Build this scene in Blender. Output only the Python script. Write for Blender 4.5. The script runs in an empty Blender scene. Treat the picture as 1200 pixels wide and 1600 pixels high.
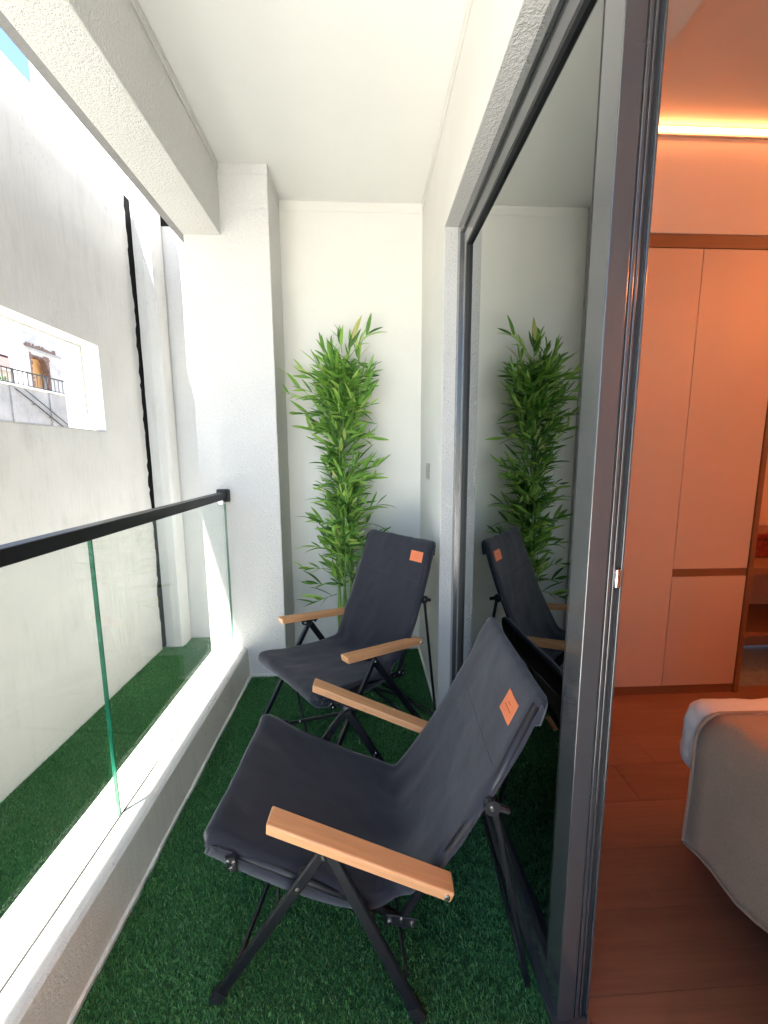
import bpy, bmesh, math, random
import numpy as np
from mathutils import Vector, Matrix, Quaternion, noise as mnoise

scene = bpy.context.scene
COL = scene.collection
random.seed(7)
RNG = np.random.default_rng(7)

# ------------------------------------------------------------------ camera
YAW, PITCH, ROLL, CAM_H = 0.04711, 0.13736, -0.00481, 1.35
fw = Vector((math.sin(YAW) * math.cos(PITCH), math.cos(YAW) * math.cos(PITCH), -math.sin(PITCH)))
r0 = Vector((math.cos(YAW), -math.sin(YAW), 0.0))
u0 = r0.cross(fw)
rt = r0 * math.cos(ROLL) + u0 * math.sin(ROLL)
up = rt.cross(fw)
cam_data = bpy.data.cameras.new('camera')
cam = bpy.data.objects.new('camera', cam_data)
COL.objects.link(cam)
cam.matrix_world = Matrix(((rt.x, up.x, -fw.x, 0), (rt.y, up.y, -fw.y, 0), (rt.z, up.z, -fw.z, CAM_H), (0, 0, 0, 1)))
cam_data.sensor_fit = 'HORIZONTAL'
cam_data.sensor_width = 36.0
cam_data.lens = 36.0 * 621.37 / 1200.0
cam_data.clip_start = 0.02
cam_data.clip_end = 5000
scene.camera = cam

# ------------------------------------------------------------------ sky and sun
SUN_D = Vector((0.227, 0.268, -1.0)).normalized()
world = bpy.data.worlds.new('World')
scene.world = world
world.use_nodes = True
wn = world.node_tree.nodes
wl = world.node_tree.links
wn.clear()
sky = wn.new('ShaderNodeTexSky')
sky.sky_type = 'NISHITA'
sky.sun_disc = False
sky.sun_elevation = math.asin(-SUN_D.z)
sky.sun_rotation = math.atan2(-SUN_D.x, -SUN_D.y)
sky.air_density = 1.0
sky.altitude = 1800.0
sky.ozone_density = 2.0
sky.dust_density = 0.0
bg = wn.new('ShaderNodeBackground')
bg.inputs['Strength'].default_value = 0.055
wo = wn.new('ShaderNodeOutputWorld')
wl.new(sky.outputs[0], bg.inputs['Color'])
wl.new(bg.outputs[0], wo.inputs['Surface'])

sun_data = bpy.data.lights.new('sun', 'SUN')
sun_data.energy = 4.6
sun_data.angle = math.radians(0.53)
sun_data.color = (1.0, 0.96, 0.9)
sun = bpy.data.objects.new('sun', sun_data)
COL.objects.link(sun)
sun.location = (-3, -3, 12)
sun.rotation_euler = SUN_D.to_track_quat('-Z', 'Y').to_euler()

vs = scene.view_settings
vs.view_transform = 'Standard'
vs.look = 'None'
vs.exposure = 3.5
vs.gamma = 1.0
vs.use_curve_mapping = False
scene.render.engine = 'CYCLES'
cy = scene.cycles
cy.use_denoising = True
cy.max_bounces = 10
cy.diffuse_bounces = 4
cy.glossy_bounces = 4
cy.transparent_max_bounces = 16
cy.transmission_bounces = 6
cy.sample_clamp_indirect = 6.0
cy.caustics_reflective = False
cy.caustics_refractive = False


# ------------------------------------------------------------------ materials
class NT:
    def __init__(self, name):
        self.m = bpy.data.materials.new(name)
        self.m.use_nodes = True
        self.n = self.m.node_tree.nodes
        self.l = self.m.node_tree.links
        self.bsdf = self.n.get('Principled BSDF')
        self.out = self.n.get('Material Output')
        self._tc = None

    def node(self, t, **kw):
        x = self.n.new(t)
        for k, v in kw.items():
            setattr(x, k, v)
        return x

    def coord(self, scale=(1, 1, 1), kind='Object'):
        tc = self.node('ShaderNodeTexCoord')
        mp = self.node('ShaderNodeMapping')
        mp.inputs['Scale'].default_value = scale
        self.l.new(tc.outputs[kind], mp.inputs['Vector'])
        return mp.outputs[0]

    def noise(self, scale, detail=4, rough=0.55, vec=None, dist=0.0):
        x = self.node('ShaderNodeTexNoise')
        x.inputs['Scale'].default_value = scale
        x.inputs['Detail'].default_value = detail
        x.inputs['Roughness'].default_value = rough
        x.inputs['Distortion'].default_value = dist
        self.l.new(vec if vec is not None else self.coord(), x.inputs['Vector'])
        return x.outputs['Fac']

    def ramp(self, fac, stops):
        x = self.node('ShaderNodeValToRGB')
        e = x.color_ramp.elements
        e[0].position, e[0].color = stops[0][0], (*stops[0][1], 1)
        e[1].position, e[1].color = stops[-1][0], (*stops[-1][1], 1)
        for p, c in stops[1:-1]:
            k = e.new(p)
            k.color = (*c, 1)
        self.l.new(fac, x.inputs['Fac'])
        return x.outputs['Color']

    def mixc(self, fac, a, b, blend='MIX'):
        x = self.node('ShaderNodeMix', data_type='RGBA', blend_type=blend)
        for s, v in ((x.inputs[0], fac), (x.inputs[6], a), (x.inputs[7], b)):
            if isinstance(v, (int, float)):
                s.default_value = v
            elif isinstance(v, tuple):
                s.default_value = (*v, 1) if len(v) == 3 else v
            else:
                self.l.new(v, s)
        return x.outputs[2]

    def math(self, op, a, b=0.0):
        x = self.node('ShaderNodeMath', operation=op)
        for s, v in ((x.inputs[0], a), (x.inputs[1], b)):
            if isinstance(v, (int, float)):
                s.default_value = v
            else:
                self.l.new(v, s)
        return x.outputs[0]

    def bump(self, h, strength, dist=0.01, prev=None):
        x = self.node('ShaderNodeBump')
        x.inputs['Strength'].default_value = strength
        x.inputs['Distance'].default_value = dist
        self.l.new(h, x.inputs['Height'])
        if prev is not None:
            self.l.new(prev, x.inputs['Normal'])
        return x.outputs[0]

    def set(self, **kw):
        for k, v in kw.items():
            s = self.bsdf.inputs[k.replace('_', ' ')]
            if isinstance(v, (int, float)):
                s.default_value = v
            elif isinstance(v, tuple):
                s.default_value = (*v, 1) if len(v) == 3 else v
            else:
                self.l.new(v, s)
        return self


def m_plaster(name, c, fine=0.25, coarse=0.0, cscale=85.0, var=0.05, grime=0.0, rough=0.9):
    t = NT(name)
    v = t.coord()
    n1 = t.noise(2.2, 5, 0.6, v)
    lo = tuple(x * (1 - var) for x in c)
    hi = tuple(min(1, x * (1 + var * 0.5)) for x in c)
    col = t.ramp(n1, [(0.3, lo), (0.7, hi)])
    if grime > 0:
        gv = t.coord((9, 9, 1.1))
        g = t.noise(1.6, 6, 0.65, gv)
        g2 = t.noise(3.0, 5, 0.6, v)
        m = t.ramp(t.math('MULTIPLY', g, g2), [(0.27, (0, 0, 0)), (0.42, (1, 1, 1))])
        col = t.mixc(t.math('MULTIPLY', m, grime), col, tuple(x * 0.55 for x in c))
        g3 = t.noise(1.0, 5, 0.7, t.coord((70, 70, 5.0)))
        m3 = t.ramp(t.math('MULTIPLY', g3, t.noise(0.9, 3, 0.5, v)), [(0.24, (0, 0, 0)), (0.36, (1, 1, 1))])
        col = t.mixc(t.math('MULTIPLY', m3, grime * 0.9), col, tuple(x * 0.66 for x in c))
        sp = t.noise(38, 3, 0.7, v)
        sm = t.ramp(t.math('MULTIPLY', sp, t.noise(1.4, 3, 0.5, v)), [(0.385, (0, 0, 0)), (0.42, (1, 1, 1))])
        col = t.mixc(t.math('MULTIPLY', sm, min(1, grime * 1.2)), col, tuple(x * 0.33 for x in c))
    nb = t.bump(t.noise(420, 3, 0.6, v), fine, 0.0015)
    if coarse > 0:
        h = t.math('ADD', t.noise(cscale, 2, 0.5, v, 0.6), t.math('MULTIPLY', t.noise(cscale * 2.1, 2, 0.5, v), 0.5))
        nb = t.bump(h, coarse, 0.006, nb)
    nb = t.bump(t.noise(6.0, 3, 0.5, v), 0.16, 0.012, nb)
    t.set(Base_Color=col, Roughness=rough, Normal=nb)
    t.bsdf.inputs['Specular IOR Level'].default_value = 0.25
    return t.m


def m_simple(name, c, rough=0.5, metal=0.0, var=0.08, nscale=30.0, bump=0.05, spec=0.5):
    t = NT(name)
    v = t.coord()
    n = t.noise(nscale, 4, 0.6, v)
    col = t.ramp(n, [(0.3, tuple(x * (1 - var) for x in c)), (0.7, tuple(min(1, x * (1 + var)) for x in c))])
    rr = t.math('ADD', t.math('MULTIPLY', t.noise(nscale * 2.3, 3, 0.6, v), 0.18), rough - 0.09)
    t.set(Base_Color=col, Roughness=rr, Metallic=metal)
    t.bsdf.inputs['Specular IOR Level'].default_value = spec
    if bump > 0:
        t.set(Normal=t.bump(t.noise(nscale * 9, 3, 0.6, v), bump, 0.001))
    return t.m


def m_wood(name, c, axis=0, scale=1.0, rough=0.5, contrast=0.28, rand=0.0):
    t = NT(name)
    s = [60, 60, 60]
    s[axis] = 2.2
    v = t.coord(tuple(x * scale for x in s))
    g = t.noise(1.0, 6, 0.65, v, 0.8)
    s2 = [260, 260, 260]
    s2[axis] = 14
    g2 = t.noise(1.0, 3, 0.6, t.coord(tuple(x * scale for x in s2)))
    gg = t.math('ADD', t.math('MULTIPLY', g, 0.7), t.math('MULTIPLY', g2, 0.3))
    col = t.ramp(gg, [(0.32, tuple(x * (1 - contrast) for x in c)), (0.68, tuple(min(1, x * (1 + contrast * 0.4)) for x in c))])
    if rand > 0:
        oi = t.node('ShaderNodeObjectInfo')
        f = t.math('ADD', t.math('MULTIPLY', oi.outputs['Random'], rand), 1 - rand * 0.5)
        cv = t.node('ShaderNodeCombineColor')
        for i in range(3):
            t.l.new(f, cv.inputs[i])
        col = t.mixc(1.0, col, cv.outputs[0], 'MULTIPLY')
    t.set(Base_Color=col, Roughness=rough, Normal=t.bump(gg, 0.12, 0.001))
    return t.m


def m_fabric(name, c, weave=900.0, var=0.1, sheen=0.25):
    t = NT(name)
    v = t.coord()
    n = t.noise(7, 4, 0.6, v)
    f2 = t.noise(weave, 2, 0.5, v)
    col = t.ramp(n, [(0.3, tuple(x * (1 - var) for x in c)), (0.7, tuple(x * (1 + var) for x in c))])
    col = t.mixc(0.35, col, t.ramp(f2, [(0.35, tuple(x * 0.7 for x in c)), (0.65, tuple(x * 1.35 for x in c))]))
    nb = t.bump(f2, 0.3, 0.0008)
    nb = t.bump(t.noise(16, 3, 0.55, v, 0.5), 0.22, 0.008, nb)
    t.set(Base_Color=col, Roughness=0.9, Normal=nb)
    t.bsdf.inputs['Sheen Weight'].default_value = sheen
    t.bsdf.inputs['Sheen Roughness'].default_value = 0.5
    t.bsdf.inputs['Specular IOR Level'].default_value = 0.2
    return t.m


def m_island(name, stops, rough=0.6, spec=0.4, trans=0.0):
    """leaf-like: colour varies from piece to piece of the mesh and from object to object"""
    t = NT(name)
    ge = t.node('ShaderNodeNewGeometry')
    oi = t.node('ShaderNodeObjectInfo')
    r = t.math('FRACT', t.math('ADD', ge.outputs['Random Per Island'], oi.outputs['Random']))
    col = t.ramp(r, stops)
    t.set(Base_Color=col, Roughness=rough)
    t.bsdf.inputs['Specular IOR Level'].default_value = spec
    if trans > 0:
        tr = t.node('ShaderNodeBsdfTranslucent')
        t.l.new(t.mixc(1.0, col, (1.3, 1.5, 0.6), 'MULTIPLY'), tr.inputs['Color'])
        mx = t.node('ShaderNodeMixShader')
        mx.inputs[0].default_value = trans
        t.l.new(t.bsdf.outputs[0], mx.inputs[1])
        t.l.new(tr.outputs[0], mx.inputs[2])
        t.l.new(mx.outputs[0], t.out.inputs['Surface'])
    return t.m


def m_glass(name, tint, power=1, ior=1.5, rough=0.0, dust=0.0):
    """sheet glass: Fresnel reflection over tinted clear transmission"""
    t = NT(name)
    fr = t.node('ShaderNodeFresnel')
    fr.inputs['IOR'].default_value = ior
    ge = t.node('ShaderNodeNewGeometry')
    # same reflectance from either side of the sheet
    bf_ = ge.outputs['Backfacing']
    t.l.new(t.math('ADD', t.math('MULTIPLY', bf_, 1.0 / ior - ior), ior), fr.inputs['IOR'])
    inv = t.math('SUBTRACT', 1.0, fr.outputs[0])
    p = t.math('POWER', inv, float(power))
    fac = t.math('SUBTRACT', 1.0, p)
    tr = t.node('ShaderNodeBsdfTransparent')
    tr.inputs['Color'].default_value = (*tint, 1)
    gl = t.node('ShaderNodeBsdfGlossy')
    gl.inputs['Roughness'].default_value = rough
    gl.inputs['Color'].default_value = (0.94, 0.97, 0.96, 1)
    mx = t.node('ShaderNodeMixShader')
    t.l.new(fac, mx.inputs[0])
    t.l.new(tr.outputs[0], mx.inputs[1])
    t.l.new(gl.outputs[0], mx.inputs[2])
    last = mx.outputs[0]
    if dust > 0:
        v = t.coord()
        d1 = t.ramp(t.math('MULTIPLY', t.noise(3.0, 5, 0.65, v), t.noise(0.9, 3, 0.5, t.coord((1, 1, 3.5)))), [(0.2, (0, 0, 0)), (0.42, (1, 1, 1))])
        d2 = t.ramp(t.noise(160, 2, 0.5, v), [(0.70, (0, 0, 0)), (0.76, (1, 1, 1))])
        df_ = t.node('ShaderNodeBsdfDiffuse')
        df_.inputs['Color'].default_value = (0.72, 0.72, 0.70, 1)
        mx2 = t.node('ShaderNodeMixShader')
        t.l.new(t.math('ADD', t.math('MULTIPLY', d1, dust), t.math('MULTIPLY', d2, dust * 1.5)), mx2.inputs[0])
        t.l.new(last, mx2.inputs[1])
        t.l.new(df_.outputs[0], mx2.inputs[2])
        last = mx2.outputs[0]
    t.l.new(last, t.out.inputs['Surface'])
    return t.m


def m_emit(name, c, s):
    t = NT(name)
    t.set(Base_Color=c)
    t.bsdf.inputs['Emission Color'].default_value = (*c, 1)
    t.bsdf.inputs['Emission Strength'].default_value = s
    return t.m


M = {}
M['wall'] = m_plaster('white_wall_paint', (0.715, 0.71, 0.665), fine=0.15, coarse=0.14, cscale=60, var=0.05)
M['ceiling'] = m_plaster('ceiling_paint', (0.77, 0.765, 0.735), fine=0.1, coarse=0.0, var=0.02)
M['stucco'] = m_plaster('stucco', (0.655, 0.65, 0.63), fine=0.35, coarse=0.9, cscale=95, var=0.04)
M['stucco_out'] = m_plaster('weathered_white_render', (0.63, 0.627, 0.612), fine=0.4, coarse=0.35, cscale=110, var=0.05, grime=0.22)
M['kerb'] = m_plaster('kerb_render', (0.78, 0.77, 0.73), fine=0.4, coarse=0.5, cscale=120, var=0.06, grime=0.25)
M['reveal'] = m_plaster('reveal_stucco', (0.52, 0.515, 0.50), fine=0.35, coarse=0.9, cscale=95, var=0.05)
M['rough_stucco'] = m_plaster('rough_white_stucco', (0.50, 0.49, 0.47), fine=0.5, coarse=1.0, cscale=42, var=0.08)
M['old_render'] = m_plaster('old_dirty_render', (0.48, 0.47, 0.46), fine=0.5, coarse=1.0, cscale=9, var=0.3, grime=0.4)
M['gap_shade'] = m_simple('gap_shade_black', (0.006, 0.005, 0.0045), 0.95, var=0.4, nscale=60, bump=0.4)  # near-black colour stands in for the deep shade inside the gap
M['concrete'] = m_plaster('grey_concrete', (0.34, 0.335, 0.33), fine=0.4, coarse=0.3, cscale=12, var=0.16, grime=0.45)
M['paving'] = m_plaster('bounce_paving_stone', (0.68, 0.665, 0.635), fine=0.3, coarse=0.2, cscale=20, var=0.1)
M['turf_base'] = m_simple('turf_backing', (0.02, 0.08, 0.028), 0.95, var=0.3, nscale=80, bump=0.3)
M['turf'] = m_island('artificial_grass', [(0.0, (0.034, 0.14, 0.038)), (0.5, (0.052, 0.205, 0.055)), (0.85, (0.085, 0.28, 0.075)), (0.97, (0.15, 0.34, 0.12)), (1.0, (0.28, 0.34, 0.18))], 0.5, 0.45)
M['metal_black'] = m_simple('black_powder_coat', (0.009, 0.0095, 0.012), 0.40, metal=0.0, var=0.1, nscale=60, bump=0.04, spec=0.4)
M['metal_frame'] = m_simple('graphite_aluminium', (0.046, 0.048, 0.051), 0.22, metal=0.0, var=0.04, nscale=5, bump=0.0, spec=0.7)
M['metal_frame'].node_tree.nodes['Principled BSDF'].inputs['Coat Weight'].default_value = 1.0
M['metal_frame'].node_tree.nodes['Principled BSDF'].inputs['Coat Roughness'].default_value = 0.15
M['gasket'] = m_simple('black_rubber', (0.010, 0.011, 0.013), 0.55, var=0.1, bump=0.0)
M['steel'] = m_simple('bright_steel', (0.6, 0.6, 0.6), 0.25, metal=1.0, var=0.05, bump=0.0)
M['fabric'] = m_fabric('charcoal_canvas', (0.021, 0.022, 0.031))
M['leather'] = m_simple('orange_leather', (0.72, 0.19, 0.075), 0.6, var=0.08, nscale=200, bump=0.15)
M['leather_print'] = m_simple('brown_print', (0.55, 0.13, 0.05), 0.7, var=0.05, bump=0.0)
M['beech'] = m_wood('beech_wood', (0.66, 0.33, 0.15), axis=0, rough=0.42, contrast=0.2)
M['glass_clear'] = m_glass('clear_sheet_glass', (0.97, 0.988, 0.976), dust=0.03)
M['glass_edge'] = m_simple('green_glass_edge', (0.018, 0.15, 0.085), 0.12, var=0.3, nscale=9, bump=0.0)
M['glass_dark'] = m_glass('dark_coated_glass', (0.02, 0.022, 0.022), power=2.1, ior=1.52)
M['sealant'] = m_simple('grey_sealant', (0.035, 0.032, 0.028), 0.8, var=0.3, nscale=40, bump=0.2)
M['cane'] = m_simple('green_cane', (0.16, 0.30, 0.06), 0.45, var=0.2, nscale=20, bump=0.05)
M['leaf'] = m_island('bamboo_leaf', [(0.0, (0.05, 0.14, 0.03)), (0.35, (0.14, 0.30, 0.055)), (0.75, (0.27, 0.46, 0.09)), (0.96, (0.44, 0.60, 0.17)), (1.0, (0.55, 0.52, 0.20))], 0.42, 0.5, trans=0.28)
M['pot'] = m_simple('black_plastic_pot', (0.02, 0.02, 0.02), 0.5)
M['plate'] = m_simple('brushed_grey_plate', (0.30, 0.29, 0.27), 0.35, metal=0.7, var=0.1, nscale=80)
M['lacquer'] = m_simple('peach_lacquer', (0.58, 0.43, 0.335), 0.45, var=0.015, nscale=6, bump=0.04)
M['trim_wood'] = m_wood('brown_trim_wood', (0.22, 0.10, 0.045), axis=0, rough=0.5, contrast=0.2)
M['plank'] = m_wood('laminate_plank', (0.25, 0.112, 0.066), axis=0, scale=0.5, rough=0.42, contrast=0.22, rand=0.10)
M['room_paint'] = m_plaster('bedroom_paint', (0.70, 0.61, 0.53), fine=0.1, var=0.02)
M['led'] = m_emit('warm_led', (1.0, 0.36, 0.13), 2.0)
M['led_fill'] = m_emit('warm_led_fill', (1.0, 0.33, 0.115), 11.5)
M['linen'] = m_fabric('white_linen', (0.78, 0.77, 0.76), weave=700, var=0.03, sheen=0.1)
M['cover'] = m_fabric('taupe_cover', (0.37, 0.27, 0.20), weave=330, var=0.07, sheen=0.2)
M['red_lacquer'] = m_simple('dark_red_lacquer', (0.16, 0.02, 0.015), 0.25, var=0.35, nscale=18)
M['terracotta'] = m_simple('terracotta_tile', (0.085, 0.033, 0.026), 0.8, var=0.2, nscale=6, bump=0.2)
M['orange_wall'] = m_plaster('peach_wall', (0.72, 0.42, 0.19), fine=0.2, var=0.05)
M['brick_raw'] = m_simple('broken_brick', (0.17, 0.11, 0.09), 0.95, var=0.4, nscale=14, bump=0.5)
M['shrub_leaf'] = m_island('shrub_leaf', [(0.0, (0.03, 0.06, 0.02)), (0.6, (0.07, 0.12, 0.04)), (1.0, (0.14, 0.18, 0.08))], 0.6)
M['earth'] = m_plaster('dry_ground', (0.30, 0.26, 0.21), fine=0.4, coarse=0.3, cscale=5, var=0.2)
M['iron'] = m_simple('dark_iron', (0.035, 0.033, 0.035), 0.6, var=0.2)


# ------------------------------------------------------------------ mesh helpers
def link(o, parent=None):
    COL.objects.link(o)
    if parent is not None:
        o.parent = parent
    return o


def tag(o, label=None, cat=None, group=None, kind=None):
    if label:
        o['label'] = label
    if cat:
        o['category'] = cat
    if group:
        o['group'] = group
    if kind:
        o['kind'] = kind
    return o


def empty(name, loc=(0, 0, 0), rz=0.0):
    o = bpy.data.objects.new(name, None)
    o.empty_display_size = 0.05
    o.location = loc
    o.rotation_euler = (0, 0, rz)
    return link(o)


def finish(name, bm, mat, parent=None, smooth=False, mats=None):
    bmesh.ops.recalc_face_normals(bm, faces=bm.faces[:])
    me = bpy.data.meshes.new(name)
    bm.to_mesh(me)
    bm.free()
    for m in (mats or [mat]):
        me.materials.append(m)
    if smooth:
        me.polygons.foreach_set('use_smooth', [True] * len(me.polygons))
    o = bpy.data.objects.new(name, me)
    return link(o, parent)


def bm_box(bm, x0, x1, y0, y1, z0, z1, bevel=0.0, seg=2):
    vs_ = [bm.verts.new(p) for p in ((x0, y0, z0), (x1, y0, z0), (x1, y1, z0), (x0, y1, z0), (x0, y0, z1), (x1, y0, z1), (x1, y1, z1), (x0, y1, z1))]
    fs = [bm.faces.new([vs_[i] for i in q]) for q in ((0, 3, 2, 1), (4, 5, 6, 7), (0, 1, 5, 4), (1, 2, 6, 5), (2, 3, 7, 6), (3, 0, 4, 7))]
    if bevel > 0:
        es = list({e for f in fs for e in f.edges})
        bmesh.ops.bevel(bm, geom=es, offset=bevel, segments=seg, profile=0.5, affect='EDGES')


def box(name, x0, x1, y0, y1, z0, z1, mat, parent=None, bevel=0.0, seg=2):
    bm = bmesh.new()
    bm_box(bm, x0, x1, y0, y1, z0, z1, bevel, seg)
    return finish(name, bm, mat, parent)


def bm_bar(bm, p, q, w, h, side=None, bevel=0.0):
    """rectangular bar from p to q, w across `side`, h across the third axis"""
    p, q = Vector(p), Vector(q)
    d = (q - p).normalized()
    s = Vector(side) if side is not None else Vector((0, 0, 1))
    s = (s - d * s.dot(d))
    if s.length < 1e-5:
        s = d.orthogonal()
    s.normalize()
    t = d.cross(s)
    c = []
    k = bevel
    if k > 0:
        ring = [(w / 2 - k, h / 2), (w / 2, h / 2 - k), (w / 2, -h / 2 + k), (w / 2 - k, -h / 2), (-w / 2 + k, -h / 2), (-w / 2, -h / 2 + k), (-w / 2, h / 2 - k), (-w / 2 + k, h / 2)]
    else:
        ring = [(w / 2, h / 2), (w / 2, -h / 2), (-w / 2, -h / 2), (-w / 2, h / 2)]
    a = [bm.verts.new(p + s * x + t * y) for x, y in ring]
    b = [bm.verts.new(q + s * x + t * y) for x, y in ring]
    n = len(ring)
    for i in range(n):
        bm.faces.new((a[i], a[(i + 1) % n], b[(i + 1) % n], b[i]))
    bm.faces.new(a[::-1])
    bm.faces.new(b)


def bm_tube(bm, pts, r, n=10, cap=True):
    pts = [Vector(p) for p in pts]
    rs = r if isinstance(r, (list, tuple)) else [r] * len(pts)
    rings = []
    ref = None
    for i, p in enumerate(pts):
        d = (pts[min(i + 1, len(pts) - 1)] - pts[max(i - 1, 0)]).normalized()
        if ref is None:
            ref = d.orthogonal().normalized()
        ref = (ref - d * ref.dot(d)).normalized()
        t = d.cross(ref)
        rings.append([bm.verts.new(p + (ref * math.cos(2 * math.pi * k / n) + t * math.sin(2 * math.pi * k / n)) * rs[i]) for k in range(n)])
    for a, b in zip(rings, rings[1:]):
        for k in range(n):
            bm.faces.new((a[k], a[(k + 1) % n], b[(k + 1) % n], b[k]))
    if cap:
        bm.faces.new(rings[0][::-1])
        bm.faces.new(rings[-1])


def bar(name, p, q, w, h, mat, parent=None, side=None, bevel=0.0):
    bm = bmesh.new()
    bm_bar(bm, p, q, w, h, side, bevel)
    return finish(name, bm, mat, parent)


def tube(name, pts, r, mat, parent=None, n=10):
    bm = bmesh.new()
    bm_tube(bm, pts, r, n)
    o = finish(name, bm, mat, parent, smooth=True)
    return o


def solid_grid(name, xs, ys, zs, skip, mat, parent=None, jitter=None):
    """a solid made of the cells of a grid, less the cells in `skip`; no inner faces"""
    bm = bmesh.new()
    vd = {}

    def V(i, j, k):
        if (i, j, k) not in vd:
            vd[(i, j, k)] = bm.verts.new((xs[i], ys[j], zs[k]))
        return vd[(i, j, k)]
    nx, ny, nz = len(xs) - 1, len(ys) - 1, len(zs) - 1

    def has(i, j, k):
        return 0 <= i < nx and 0 <= j < ny and 0 <= k < nz and (i, j, k) not in skip
    for i in range(nx):
        for j in range(ny):
            for k in range(nz):
                if not has(i, j, k):
                    continue
                if not has(i - 1, j, k):
                    bm.faces.new((V(i, j, k), V(i, j, k + 1), V(i, j + 1, k + 1), V(i, j + 1, k)))
                if not has(i + 1, j, k):
                    bm.faces.new((V(i + 1, j, k), V(i + 1, j + 1, k), V(i + 1, j + 1, k + 1), V(i + 1, j, k + 1)))
                if not has(i, j - 1, k):
                    bm.faces.new((V(i, j, k), V(i + 1, j, k), V(i + 1, j, k + 1), V(i, j, k + 1)))
                if not has(i, j + 1, k):
                    bm.faces.new((V(i, j + 1, k), V(i, j + 1, k + 1), V(i + 1, j + 1, k + 1), V(i + 1, j + 1, k)))
                if not has(i, j, k - 1):
                    bm.faces.new((V(i, j, k), V(i, j + 1, k), V(i + 1, j + 1, k), V(i + 1, j, k)))
                if not has(i, j, k + 1):
                    bm.faces.new((V(i, j, k + 1), V(i + 1, j, k + 1), V(i + 1, j + 1, k + 1), V(i, j + 1, k + 1)))
    return finish(name, bm, mat, parent)


# ------------------------------------------------------------------ balcony shell
XW = 0.37          # right wall face
YB = 2.65          # back wall
ZC = 2.88          # ceiling
YJ = 1.93          # far door jamb
ZH = 2.375         # door head
XO = -0.955        # outer face of column and beam
YC = 2.35          # column front
ZG = -0.40         # ground outside
XB = -1.886        # boundary wall face
YF = 3.78          # far wall outside
YN = -0.9          # near end of the balcony, unseen, left open to let light in

tag(box('floor', -0.955, 0.43, YN, 2.75, -0.2, -0.006, M['concrete']), kind='structure')
tag(box('bounce_paving', -6.0, 0.37, -9.0, YN - 0.002, -0.2, -0.006, M['paving']), kind='structure')  # unseen pale paving added behind the camera to bounce sunlight indoors
tag(box('ceiling', XO, 0.66, YN, 2.9, ZC, 3.04, M['ceiling']), kind='structure')
tag(box('wall_back', -0.505, 0.62, YB, 2.9, -0.2, ZC, M['wall']), kind='structure')
tag(solid_grid('wall_right', [XW, 0.62], [-2.4, -0.75, YJ, YB], [-0.2, ZH, ZC], {(0, 1, 0)}, M['wall']), kind='structure')
# the stuccoed reveal round the door opening
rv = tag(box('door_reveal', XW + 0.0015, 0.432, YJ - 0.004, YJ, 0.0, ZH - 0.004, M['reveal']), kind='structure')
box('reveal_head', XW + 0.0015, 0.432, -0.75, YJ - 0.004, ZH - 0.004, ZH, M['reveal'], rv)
tag(box('column', XO, -0.50, YC, YF + 0.2, ZG - 0.2, ZC, M['stucco'], bevel=0.006), kind='structure')
bm_ = bmesh.new()
bm_box(bm_, XO, -0.757, YN, YC, 2.53, ZC, 0.004)
tag(finish('beam', bm_, M['stucco']), kind='structure')
tag(box('upper_floor_slab', -1.42, 0.9, YN, 4.2, 3.041, 3.16, M['concrete']), kind='structure')
tag(box('sky_block', -0.95, 0.9, YN, 4.2, 3.161, 7.5, M['concrete']), kind='structure')  # unseen storey added to block sky from the top of the boundary wall
# shallow cove strip under the ceiling
cv = tag(box('ceiling_cove', -0.50, XW, YB - 0.0035, YB, ZC - 0.055, ZC, M['wall'], bevel=0.0016), kind='structure')
box('cove_strip', -0.757, -0.496, YC - 0.004, YC, ZC - 0.05, ZC, M['stucco'], cv, bevel=0.0018)
box('cove_strip', -0.50, -0.496, YC - 0.004, YB - 0.012, ZC - 0.05, ZC, M['stucco'], cv, bevel=0.0018)
box('cove_strip', XW - 0.005, XW, YN, YB - 0.012, ZC - 0.055, ZC, M['wall'], cv, bevel=0.0025)
box('cove_strip', -0.757, -0.747, YN, YC - 0.010, ZC - 0.04, ZC, M['stucco'], cv, bevel=0.004)

# kerb under the balustrade
bm_ = bmesh.new()
prof = [(-0.942, ZG - 0.05), (-0.942, 0.184), (-0.936, 0.191), (-0.828, 0.1925), (-0.826, 0.186), (-0.814, 0.186), (-0.812, 0.1915), (-0.744, 0.190), (-0.734, 0.182), (-0.727, -0.02)]
N = 60
rings = []
for i in range(N + 1):
    y = YN + (YC - 0.001 - YN) * i / N
    ring = []
    for (x, z) in prof:
        dx = 0.0022 * mnoise.noise((y * 2.3, z * 7 + 3, x * 9))
        dz = 0.002 * mnoise.noise((y * 3.1, x * 11, 7.0)) if z > 0.1 else 0
        ring.append(bm_.verts.new((x + dx, y, z + dz)))
    rings.append(ring)
for a, b in zip(rings, rings[1:]):
    for k in range(len(prof) - 1):
        bm_.faces.new((a[k], a[k + 1], b[k + 1], b[k]))
bm_.faces.new(rings[0])
bm_.faces.new(rings[-1][::-1])
kerb = tag(finish('kerb', bm_, M['kerb']), kind='structure')
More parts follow.
